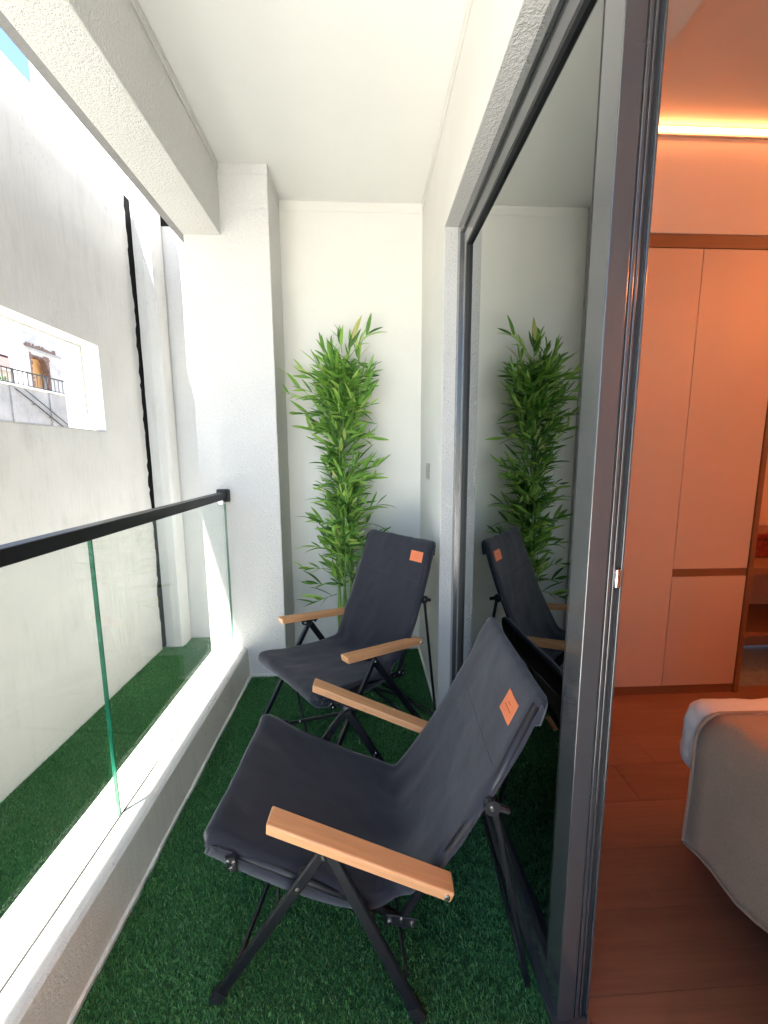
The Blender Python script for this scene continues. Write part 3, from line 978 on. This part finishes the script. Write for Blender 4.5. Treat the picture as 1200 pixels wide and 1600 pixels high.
near_K = dict(armF=(0.004, 0.528), armR=(0.431, 0.350), apex=(0.126, 0.419), footF=(-0.156, 0.0), footR=(0.352, 0.0), jF=(0.062, 0.329), jR=(0.222, 0.239),
              seatF=(-0.165, 0.420), junc=(0.310, 0.195), hinge=(0.512, 0.529), top=(0.628, 0.785), strut=(0.632, 0.009), armw=0.052,
              sag=0.014, bow=0.018, topw=1.0, crown=0.012, lab_i=(89.2, 93.0), lab_w=(0.46, 0.76))
far_K = dict(armF=(-0.010, 0.558), armR=(0.437, 0.492), apex=(0.152, 0.477), footF=(-0.168, 0.0), footR=(0.472, 0.0), jF=(0.045, 0.316), jR=(0.250, 0.336),
             seatF=(-0.131, 0.425), junc=(0.312, 0.347), hinge=(0.465, 0.667), top=(0.557, 0.923), strut=(0.580, 0.009), armw=0.050,
             sag=0.013, bow=0.012, topw=0.97, crown=0.016, lab_i=(89.2, 92.8), lab_w=(0.50, 0.82))
chair('folding_chair', (-0.216, 1.101, 0.006), math.radians(-3.5), near_K, 0.275, 0.232, 0.262,
      'charcoal canvas folding chair in the foreground with beech armrests, leaning back against the dark glass', 1, -1)
chair('folding_chair', (-0.252, 1.707, 0.006), math.radians(40.0), far_K, 0.262, 0.240, 0.250,
      'charcoal canvas folding chair farther back, in the corner in front of the bamboo', 2, -1)


# ------------------------------------------------------------------ bamboo
def leaf_mesh(L, W, droop, twist):
    bm = bmesh.new()
    secs = 6
    prev = None
    for i in range(secs + 1):
        t = i / secs
        w = W * (math.sin(math.pi * min(1, t * 0.92 + 0.06)) ** 0.75) * (1 - 0.35 * t)
        if i == secs:
            w = 0.0004
        z = -droop * t * t * L
        a = twist * t
        c = Vector((L * t * (1 - 0.12 * droop * t), 0, z))
        sd_ = Vector((0, math.cos(a), math.sin(a)))
        upv = Vector((0, -math.sin(a), math.cos(a)))
        row = [bm.verts.new(c - sd_ * w / 2 + upv * w * 0.16), bm.verts.new(c), bm.verts.new(c + sd_ * w / 2 + upv * w * 0.16)]
        if prev:
            bm.faces.new((prev[0], prev[1], row[1], row[0]))
            bm.faces.new((prev[1], prev[2], row[2], row[1]))
        prev = row
    me = bpy.data.meshes.new('leaf')
    bm.to_mesh(me)
    bm.free()
    me.materials.append(M['leaf'])
    me.polygons.foreach_set('use_smooth', [True] * len(me.polygons))
    return me


LEAVES = [leaf_mesh(0.115, 0.0225, 0.05, 0.2), leaf_mesh(0.125, 0.0235, 0.14, -0.3), leaf_mesh(0.10, 0.021, 0.0, 0.5), leaf_mesh(0.12, 0.022, 0.25, 0.1), leaf_mesh(0.095, 0.020, 0.08, -0.6)]
PX, PY = -0.135, 2.43
plant = empty('bamboo_plant', (PX, PY, 0.0))
tag(plant, 'tall artificial bamboo plant with bright green leaves in the white back corner', 'plant')
bm_ = bmesh.new()
bmesh.ops.create_cone(bm_, cap_ends=True, segments=24, radius1=0.062, radius2=0.08, depth=0.15, matrix=Matrix.Translation((0, 0, 0.078)))
pot = finish('pot', bm_, M['pot'], plant)
canes = []
for i in range(6):
    a = i * 1.05 + 0.4
    bx, by = 0.035 * math.cos(a), 0.030 * math.sin(a)
    hgt = [1.98, 1.82, 1.92, 1.62, 1.75, 1.88][i]
    tx = [0.07, -0.07, 0.03, 0.04, 0.03, -0.03][i]
    pts, rr = [], []
    for k in range(22):
        t = k / 21
        pts.append(Vector((bx + tx * t ** 1.6 + 0.012 * math.sin(t * 9 + i), by + 0.02 * math.sin(t * 6 + 2 * i), 0.14 + (hgt - 0.14) * t)))
        rr.append((0.0085 if k % 3 else 0.0098) * (1 - 0.6 * t))
    tube('cane', pts, rr, M['cane'], plant, 8)
    canes.append(pts)
leaf_list = []
twigs = bmesh.new()


def spray(base, azim, elev, length, nleaf, spread=1.0):
    d = Vector((math.cos(azim) * math.cos(elev), math.sin(azim) * math.cos(elev), math.sin(elev)))
    pts = [base + d * length * t + Vector((0, 0, -0.10 * length * t * t)) for t in (0, 0.33, 0.66, 1.0)]
    bm_tube(twigs, pts, [0.0022, 0.0018, 0.0014, 0.001], 5)
    for k in range(nleaf):
        t = 0.25 + 0.75 * (k + random.uniform(-0.2, 0.3)) / max(1, nleaf - 1)
        t = max(0.1, min(1.0, t))
        p = base + d * length * t + Vector((0, 0, -0.10 * length * t * t))
        side = 1 if k % 2 else -1
        az = azim + side * random.uniform(0.25, 1.05) * spread * (1 if k < nleaf - 1 else 0.2)
        el = elev * 0.7 + random.uniform(-0.35, 0.8)
        leaf_list.append((p, az, el, random.uniform(0.6, 1.3), random.uniform(-1.1, 1.1), random.randrange(5)))


random.seed(11)
# ragged column of foliage: outline widths (left, right) measured up the plant
def width(z):
    tab = [(0.50, 0.14, 0.08), (0.65, 0.17, 0.12), (0.9, 0.16, 0.15), (1.15, 0.16, 0.16), (1.33, 0.16, 0.17), (1.5, 0.18, 0.12), (1.7, 0.21, 0.12), (1.9, 0.14, 0.12), (2.05, 0.05, 0.10)]
    for (z0, a0, b0), (z1, a1, b1) in zip(tab, tab[1:]):
        if z <= z1:
            t = max(0, (z - z0) / (z1 - z0))
            return a0 + (a1 - a0) * t, b0 + (b1 - b0) * t
    return tab[-1][1:]
for i in range(350):
    c = random.choice(canes)
    z = random.uniform(0.60, 1.96) if random.random() > 0.2 else random.uniform(1.5, 1.9)
    kk = min(len(c) - 1, max(1, int((z - 0.14) / (c[-1].z - 0.14) * 21)))
    b = c[kk].copy()
    az = random.uniform(0, 2 * math.pi)
    lw, rw = width(b.z)
    reach = (rw if math.cos(az) > 0 else lw)
    ln = max(0.04, reach * abs(math.cos(az)) + 0.09 * abs(math.sin(az)) - 0.035) * random.uniform(0.45, 1.0)
    if PY + b.y + math.sin(az) * (ln + 0.09) > YB - 0.03:
        az = -az
    spray(b, az, random.uniform(0.1, 1.05), ln, random.randint(4, 6))
# crown tips and the sprays that stand out from the column
for (x, z, az, el, ln, n) in ((0.05, 1.92, 0.3, 0.95, 0.20, 9), (0.01, 1.95, 1.9, 1.25, 0.13, 7), (-0.03, 1.86, 2.8, 1.0, 0.15, 8), (0.04, 1.90, -1.2, 0.9, 0.15, 8),
                              (-0.04, 1.80, 2.6, 0.75, 0.16, 9), (-0.06, 1.74, 3.0, 0.6, 0.19, 9), (-0.02, 1.88, 2.2, 1.1, 0.14, 8), (-0.10, 1.66, 3.3, 0.34, 0.25, 10), (-0.11, 1.70, 2.9, 0.45, 0.20, 9), (-0.12, 1.60, 3.5, 0.05, 0.17, 7),
                              (0.06, 1.24, 0.0, 0.45, 0.17, 9), (0.06, 1.20, -0.4, 0.25, 0.15, 8), (0.05, 1.00, -0.1, 0.45, 0.18, 9), (0.05, 0.83, 0.05, 0.35, 0.19, 9),
                              (-0.06, 1.46, 3.2, 0.5, 0.15, 8), (-0.08, 0.66, 3.3, 0.2, 0.17, 8), (-0.06, 0.56, 3.0, 0.1, 0.18, 7), (-0.05, 0.50, 3.6, -0.1, 0.15, 6),
                              (-0.06, 0.78, 3.1, 0.3, 0.14, 7), (-0.07, 0.93, 3.3, 0.5, 0.12, 7)):
    spray(Vector((x, -0.02, z)), az, el, ln, n, 0.85)
finish('twigs', twigs, M['cane'], plant, smooth=True)['kind'] = 'stuff'


def leaf_mat(e):
    p, az, el, s, rl, k = e
    return Matrix.Translation(p) @ Matrix.Rotation(az, 4, 'Z') @ Matrix.Rotation(-el, 4, 'Y') @ Matrix.Rotation(rl, 4, 'X') @ Matrix.Scale(s, 4)
# keep leaves clear of walls
def ok_leaf(e):
    m = leaf_mat(e)
    tip = m @ Vector((0.13, 0, 0))
    return PY + tip.y < YB - 0.01 and PX + tip.x < XW - 0.02 and PX + tip.x > -0.49
leaf_list = [e for e in leaf_list if ok_leaf(e)]
leaf_list.sort(key=lambda e: (e[0].y + 0.03 * random.random()))
for e in leaf_list[:300]:
    o = bpy.data.objects.new('leaf', LEAVES[e[5]])
    o.matrix_local = leaf_mat(e)
    link(o, plant)
bm_ = bmesh.new()
for e in leaf_list[300:]:
    m = leaf_mat(e)
    me = LEAVES[e[5]]
    vv = [bm_.verts.new(m @ v.co) for v in me.vertices]
    for p in me.polygons:
        bm_.faces.new([vv[i] for i in p.vertices])
fo = finish('foliage', bm_, M['leaf'], plant, smooth=True)
fo['kind'] = 'stuff'

# ------------------------------------------------------------------ bedroom
BX0, BX1, BY0, BYW = 0.62, 3.9, -2.2, 2.026
ZBC = 2.88
bf = tag(box('bedroom_floor', 0.525, BX1, BY0, 2.75, -0.2, -0.014, M['concrete']), kind='structure')
pw = 0.1835
row = 0
y = 0.800 - pw * 8
plank_cache = {}
while y < 2.05:
    x = 0.526
    first = [0.75, 0.35, 1.05, 0.55][row % 4]
    seg = first
    while x < BX1 - 0.05:
        x1 = min(BX1, x + seg)
        bm = bmesh.new()
        bm_box(bm, x + 0.0002, x1 - 0.0002, y + 0.0002, y + pw - 0.0002, -0.014, 0.0, 0.0008, 1)
        finish('plank', bm, M['plank'], bf)
        x = x1
        seg = 1.28
    y += pw
    row += 1
tag(box('bedroom_ceiling', 0.62, BX1, BY0, 2.75, ZBC, 3.04, M['room_paint']), kind='structure')
tag(box('bedroom_wall_far', 0.62, BX1, BYW + 0.008, 2.75, 2.415, ZBC, M['room_paint']), kind='structure')
tag(box('bedroom_wall_side', BX1, BX1 + 0.2, BY0, 2.75, -0.2, 3.04, M['room_paint']), kind='structure')
tag(box('bedroom_wall_near', 0.62, BX1, BY0 - 0.2, BY0, -0.2, 3.04, M['room_paint']), kind='structure')
tag(box('bulkhead', 0.621, 0.952, BY0, BYW + 0.008, 2.60, ZBC, M['room_paint']), kind='structure')

wd = empty('wardrobe', (1.4, BYW, 0.0))
tag(wd, 'built in wardrobe with plain peach doors and brown wooden trim across the bedroom', 'wardrobe')
DZ0, DZ1 = 0.055, 2.352
rel(box('carcass', 0.63, 2.098, BYW + 0.022, 2.62, 0.0, 2.352, M['trim_wood']), wd)
rel(box('door', 0.66, 1.160, BYW, BYW + 0.020, DZ0, DZ1, M['lacquer'], bevel=0.0012), wd)
rel(box('door', 1.164, 1.668, BYW, BYW + 0.020, DZ0, DZ1, M['lacquer'], bevel=0.0012), wd)
rel(box('door', 1.672, 2.092, BYW, BYW + 0.020, 0.737, DZ1, M['lacquer'], bevel=0.0012), wd)
rel(box('door', 1.672, 2.092, BYW, BYW + 0.020, DZ0, 0.692, M['lacquer'], bevel=0.0012), wd)
rel(box('middle_rail', 1.672, 2.094, BYW + 0.004, BYW + 0.0215, 0.694, 0.735, M['trim_wood']), wd)
rel(box('top_rail', 0.63, BX1, BYW - 0.002, BYW + 0.05, 2.355, 2.414, M['trim_wood'], bevel=0.001), wd)
rel(box('cornice', 0.63, BX1, BYW - 0.006, BYW + 0.0075, 2.416, 2.455, M['room_paint'], bevel=0.002), wd)
rel(box('plinth', 0.63, 2.13, BYW + 0.006, BYW + 0.0215, 0.0, 0.052, M['trim_wood']), wd)
rel(box('niche_side', 2.100, 2.128, BYW - 0.001, 2.62, 0.0, 2.352, M['trim_wood'], bevel=0.001), wd)
rel(box('niche_back', 2.128, BX1, 2.56, 2.60, 0.0, 2.352, M['lacquer']), wd)
rel(box('shelf', 2.129, BX1, BYW + 0.001, 2.559, 0.694, 0.735, M['trim_wood'], bevel=0.001), wd)
rel(box('shelf', 2.129, BX1, BYW + 0.10, 2.559, 0.290, 0.312, M['trim_wood'], bevel=0.001), wd)

ls = empty('led_strip', (2.2, BYW, 2.85))
tag(ls, 'glowing warm light strip where the bedroom wall meets the ceiling', 'light strip')
rel(box('diffuser', 0.96, BX1 - 0.01, BYW - 0.020, BYW - 0.008, 2.850, 2.864, M['led']), ls)
rel(box('diffuser', BX1 - 0.022, BX1 - 0.008, BY0 + 0.03, BYW - 0.03, 2.836, 2.866, M['led_fill']), ls)  # unseen brighter side strip, added to fill the bedroom with warm light
rel(box('channel', 0.96, BX1 - 0.01, BYW - 0.0075, BYW + 0.0075, 2.840, 2.872, M['room_paint']), ls)

# shelf light inside the niche
nl = empty('niche_light', (3.0, 2.3, 2.3))
tag(nl, 'warm light strip under the top of the open wardrobe niche', 'light strip')
rel(box('diffuser', 2.2, BX1 - 0.1, 2.30, 2.32, 2.335, 2.350, M['led']), nl)

rb = empty('keepsake_box', (2.45, 2.35, 0.735))
tag(rb, 'dark red lacquered box on the open shelf of the wardrobe', 'box')
rel(box('body', 2.135, 2.75, 2.24, 2.50, 0.7355, 0.845, M['red_lacquer'], bevel=0.006), rb)
rel(box('lid', 2.131, 2.76, 2.23, 2.51, 0.8465, 0.885, M['red_lacquer'], bevel=0.008), rb)
rel(box('knob', 2.30, 2.36, 2.30, 2.36, 0.8855, 0.915, M['iron'], bevel=0.01), rb)


# bed
def cushion(name, x0, x1, y0, y1, z0, z1, rad, mat, parent, seed, amp=0.006, nx=40, ny=50):
    bm = bmesh.new()
    bm_box(bm, x0, x1, y0, y1, z0, z1)
    bmesh.ops.bevel(bm, geom=[e for e in bm.edges], offset=rad, segments=6, profile=0.5, affect='EDGES')
    bmesh.ops.subdivide_edges(bm, edges=[e for e in bm.edges if e.calc_length() > 0.12], cuts=26, use_grid_fill=True)
    for v in bm.verts:
        v.co.z += amp * mnoise.noise((v.co.x * 4 + seed, v.co.y * 4, v.co.z * 4))
        v.co.x += amp * mnoise.noise((v.co.x * 3, v.co.y * 7 + seed, v.co.z * 5))
        q = amp * 0.9 * mnoise.noise((v.co.x * 9 + v.co.y * 6 + seed, v.co.y * 13, v.co.z * 16))
        v.co.z += q * 0.5
        v.co.x -= q
        v.co.y += q * 0.6
    o = finish(name, bm, mat, parent, smooth=True)
    return o
bed = empty('bed', (1.9, 0.3, 0.0))
tag(bed, 'bed with white sheets at the edge of the bedroom', 'bed')
rel(cushion('mattress', 1.17, 2.75, -0.85, 1.25, 0.17, 0.48, 0.06, M['linen'], None, 3), bed)
rel(box('base', 1.22, 2.7, -0.8, 1.22, 0.02, 0.175, M['trim_wood'], bevel=0.01), bed)
rel(cushion('white_sheet', 1.085, 2.80, -0.88, 1.255, 0.255, 0.522, 0.07, M['linen'], None, 9, 0.016), bed)
# draped cover
bm_ = bmesh.new()
rows = []
NY, NS = 46, 40
for j in range(NY + 1):
    y = -0.95 + (1.13 + 0.95) * j / NY
    rows.append([])
    for i in range(NS + 1):
        s = i / NS
        # section: hem, up the side, over the rounded edge, across the top
        x_side = 1.068
        if s < 0.45:
            t = s / 0.45
            z = 0.125 + (0.445 - 0.125) * t
            x = x_side - 0.045 * (1 - t) + (1 - t) * (0.024 * math.sin(y * 9 + 0.6) + 0.014 * math.sin(y * 23 + 2) + 0.02 * mnoise.noise((y * 6, 3.3, t * 2)))
        elif s < 0.62:
            a = (s - 0.45) / 0.17 * math.pi / 2
            x = x_side + 0.085 * (1 - math.cos(a))
            z = 0.445 + 0.090 * math.sin(a)
        else:
            t = (s - 0.62) / 0.38
            x = x_side + 0.085 + t * 1.6
            z = 0.535 + 0.006 * math.sin(x * 3)
        z += 0.004 * mnoise.noise((x * 5, y * 5, z * 4))
        # rounds down over the far end
        e = max(0.0, (y - 1.02) / 0.14)
        if s >= 0.45:
            z -= 0.018 * e * e
        yy = y - (0.06 * (1 - s / 0.45) if s < 0.45 else 0) * (j / NY)
        rows[-1].append(bm_.verts.new((x, yy, z)))
for a, b in zip(rows, rows[1:]):
    for k in range(NS):
        bm_.faces.new((a[k], a[k + 1], b[k + 1], b[k]))
hem = [[(v.co.copy()) for v in r_] for r_ in rows]
cvr = tag(finish('bed_cover', bm_, M['cover'], smooth=True), 'taupe woven cover draped over the edge of the bed', 'bedspread')
hb_ = bmesh.new()
bm_tube(hb_, [p + Vector((-0.002, 0.002, 0.002)) for p in hem[-1][:NS + 1]], 0.0055, 6)
bm_tube(hb_, [r_[0] + Vector((-0.001, 0, -0.001)) for r_ in hem], 0.0055, 6)
finish('hem', hb_, M['cover'], cvr, smooth=True)
md = cvr.modifiers.new('thickness', 'SOLIDIFY')
md.thickness = 0.008

# ------------------------------------------------------------------ beyond the opening in the wall
RX = -12.0
ZT = 3.83
rw_ = empty('retaining_wall', (RX, 16, ZG))
tag(rw_, 'cracked grey retaining wall seen through the wall opening', 'wall')
rel(box('wall_body', RX - 0.4, RX, 5.0, 32.0, ZG - 0.4, ZT, M['concrete']), rw_)
rel(box('coping', RX - 0.42, RX + 0.05, 5.0, 32.0, ZT + 0.002, ZT + 0.06, M['kerb'], bevel=0.01), rw_)
for yj in (11.2, 14.5, 16.2, 18.4):
    rel(box('pilaster', RX + 0.001, RX + 0.05, yj, yj + 0.22, ZG, ZT - 0.03, M['concrete'], bevel=0.01), rw_)
rel(box('ledge', RX + 0.001, RX + 0.035, 5.0, 32.0, 2.55, 2.60, M['concrete'], bevel=0.005), rw_)
tag(box('terrace', -60, RX - 0.41, 2.0, 60.0, 1.6, ZT - 0.02, M['earth']), kind='structure')

fr_ = empty('metal_railing', (RX - 0.1, 15, ZT + 0.06))
tag(fr_, 'thin dark iron railing along the top of the retaining wall', 'railing')
ry0, ry1 = 9.0, 17.75
rel(bar('top_bar', (RX - 0.1, ry0, ZT + 0.56), (RX - 0.1, ry1, ZT + 0.60), 0.05, 0.035, M['iron']), fr_)
rel(bar('bottom_bar', (RX - 0.1, ry0, ZT + 0.12), (RX - 0.1, ry1, ZT + 0.12), 0.03, 0.02, M['iron']), fr_)
k = 0
y = ry0
while y <= ry1 + 0.01:
    if k % 7 == 0:
        rel(bar('post', (RX - 0.1, y, ZT + 0.05), (RX - 0.1, y, ZT + 0.62), 0.06, 0.06, M['iron'], side=(1, 0, 0)), fr_)
    else:
        rel(bar('baluster', (RX - 0.1, y, ZT + 0.12), (RX - 0.1, y, ZT + 0.57), 0.02, 0.02, M['iron'], side=(1, 0, 0)), fr_)
    y += 0.208
    k += 1

sp = empty('stair_handrail', (RX + 0.1, 15.5, 2.6))
tag(sp, 'pair of dark sloping pipes running down the face of the retaining wall', 'handrail')
rel(tube('pipe', [(RX + 0.10, 14.6, 3.76), (RX + 0.10, 16.9, 2.45)], 0.022, M['iron']), sp)
rel(tube('pipe', [(RX + 0.10, 15.0, 3.78), (RX + 0.10, 17.2, 2.52)], 0.018, M['iron']), sp)
for t in (0.05, 0.35, 0.65, 0.95):
    yy = 14.6 + 2.3 * t
    zz = 3.76 - 1.31 * t
    rel(tube('bracket', [(RX - 0.01, yy, zz), (RX + 0.10, yy, zz)], 0.012, M['iron'], n=6), sp)

RU = -15.0
ru = empty('ruined_house', (RU, 20.3, ZT))
tag(ru, 'half demolished rough white house with a jagged opening onto a peach coloured wall', 'building')
ry = [19.1, 19.42, 20.50, 21.46]
rel(solid_grid('wall', [RU - 0.35, RU], ry, [ZT - 0.03, 6.02, 6.95], {(0, 1, 0)}, M['old_render']), ru)
rel(box('peach_wall', RU - 0.62, RU - 0.5, 19.2, 21.4, ZT, 6.6, M['orange_wall']), ru)
rel(box('side_wall', RU - 0.62, RU - 0.351, 19.1, 19.19, ZT, 6.85, M['old_render']), ru)
rel(box('stub_wall', RU - 0.8, RU - 0.5, 21.47, 22.6, ZT, 6.6, M['concrete']), ru)
rel(box('brick_pier', RU - 0.25, RU + 0.03, 20.52, 21.3, ZT, ZT + 0.62, M['brick_raw'], bevel=0.02), ru)
bmj = bmesh.new()
rr_ = random.Random(5)
for i in range(26):      # broken masonry round the opening
    t = i / 25
    bm_box(bmj, RU - 0.33, RU + 0.02, 19.40, 19.43 + rr_.uniform(0.01, 0.12), ZT + 2.18 * t, ZT + 2.18 * (t + 0.04))
    bm_box(bmj, RU - 0.30, RU + 0.01, 20.50 - rr_.uniform(0.0, 0.05) - 0.30 * max(0, t - 0.72) / 0.28, 20.51, ZT + 2.18 * t, ZT + 2.18 * (t + 0.04))
    yy = 19.42 + 1.08 * t
    bm_box(bmj, RU - 0.31, RU + 0.015, yy, yy + 0.044, 6.02 - rr_.uniform(0.02, 0.13), 6.03)
rel(finish('broken_edge', bmj, M['brick_raw']), ru)['kind'] = 'stuff'
rel(box('string_course', RU + 0.001, RU + 0.06, 19.1, 21.46, 6.22, 6.30, M['concrete']), ru)
bmj = bmesh.new()
for i in range(20):
    yy = 19.15 + i * 0.09
    bm_box(bmj, RU - 0.02, RU + 0.025, yy, yy + 0.09, 6.31, 6.40 + rr_.uniform(0.0, 0.12))
rel(finish('bare_masonry', bmj, M['brick_raw']), ru)['kind'] = 'stuff'

HX = -24.0
ho_ = empty('red_roof_house', (HX, 28, ZT))
tag(ho_, 'distant cream house with a hipped terracotta tiled roof', 'building')
rel(box('wall', HX - 7.0, HX, 24.0, 36.0, ZT - 0.5, 7.3, M['old_render']), ho_)
bmj = bmesh.new()
e_ = [bmj.verts.new(p) for p in ((HX + 0.45, 23.5, 7.25), (HX + 0.45, 36.5, 7.35), (HX - 7.4, 36.5, 7.35), (HX - 7.4, 23.5, 7.25))]
r_ = [bmj.verts.new(p) for p in ((HX - 3.2, 26.8, 9.0), (HX - 3.2, 33.0, 9.0))]
for q in ((e_[0], e_[1], r_[1], r_[0]), (e_[1], e_[2], r_[1]), (e_[2], e_[3], r_[0], r_[1]), (e_[3], e_[0], r_[0]), (e_[0], e_[3], e_[2], e_[1])):
    bmj.faces.new(q)
rf_ = rel(finish('roof', bmj, M['terracotta']), ho_)
rfl = rel(tube('ridge_tile', [(HX + 0.45, 23.5, 7.27), (HX - 3.2, 26.8, 9.04), (HX - 3.2, 33.0, 9.04)], 0.12, M['terracotta'], n=8), ho_)
rel(box('gutter', HX + 0.40, HX + 0.55, 23.4, 36.6, 7.12, 7.24, M['room_paint']), ho_)
for wy in (25.6, 28.4, 31.0):
    wdw = rel(box('window', HX + 0.001, HX + 0.06, wy, wy + 1.1, 5.2, 6.5, M['trim_wood']), ho_)

def shrub(loc, r, n, seed, label):
    e = empty('shrub', loc)
    tag(e, label, 'shrub', 'shrubs on the terrace')
    rs = random.Random(seed)
    bm = bmesh.new()
    for i in range(n):
        d = Vector((rs.gauss(0, 1), rs.gauss(0, 1), rs.gauss(0, 1))).normalized() * r * rs.uniform(0.45, 1.0)
        c = Vector((d.x, d.y * 1.5, r * 0.8 + d.z * 0.8))
        a = Vector((rs.gauss(0, 1), rs.gauss(0, 1), rs.gauss(0, 1))).normalized()
        b = a.orthogonal().normalized()
        s_ = rs.uniform(0.03, 0.07)
        bm.faces.new([bm.verts.new(c + a * s_), bm.verts.new(c + b * s_ * 0.5), bm.verts.new(c - a * s_), bm.verts.new(c - b * s_ * 0.5)])
    f_ = finish('foliage', bm, M['shrub_leaf'], e)
    bmq = bmesh.new()
    for i in range(5):
        bm_tube(bmq, [(0, 0, 0), (rs.uniform(-.3, .3) * r, rs.uniform(-.6, .6) * r, r)], [0.03, 0.01], 5)
    finish('stems', bmq, M['trim_wood'], e)
shrub((RX - 0.9, 13.6, ZT - 0.02), 0.36, 700, 1, 'scrubby green bush farthest left behind the iron railing')
shrub((RX - 0.8, 14.9, ZT - 0.02), 0.33, 700, 2, 'scrubby green bush behind the railing, next to the ruined house')
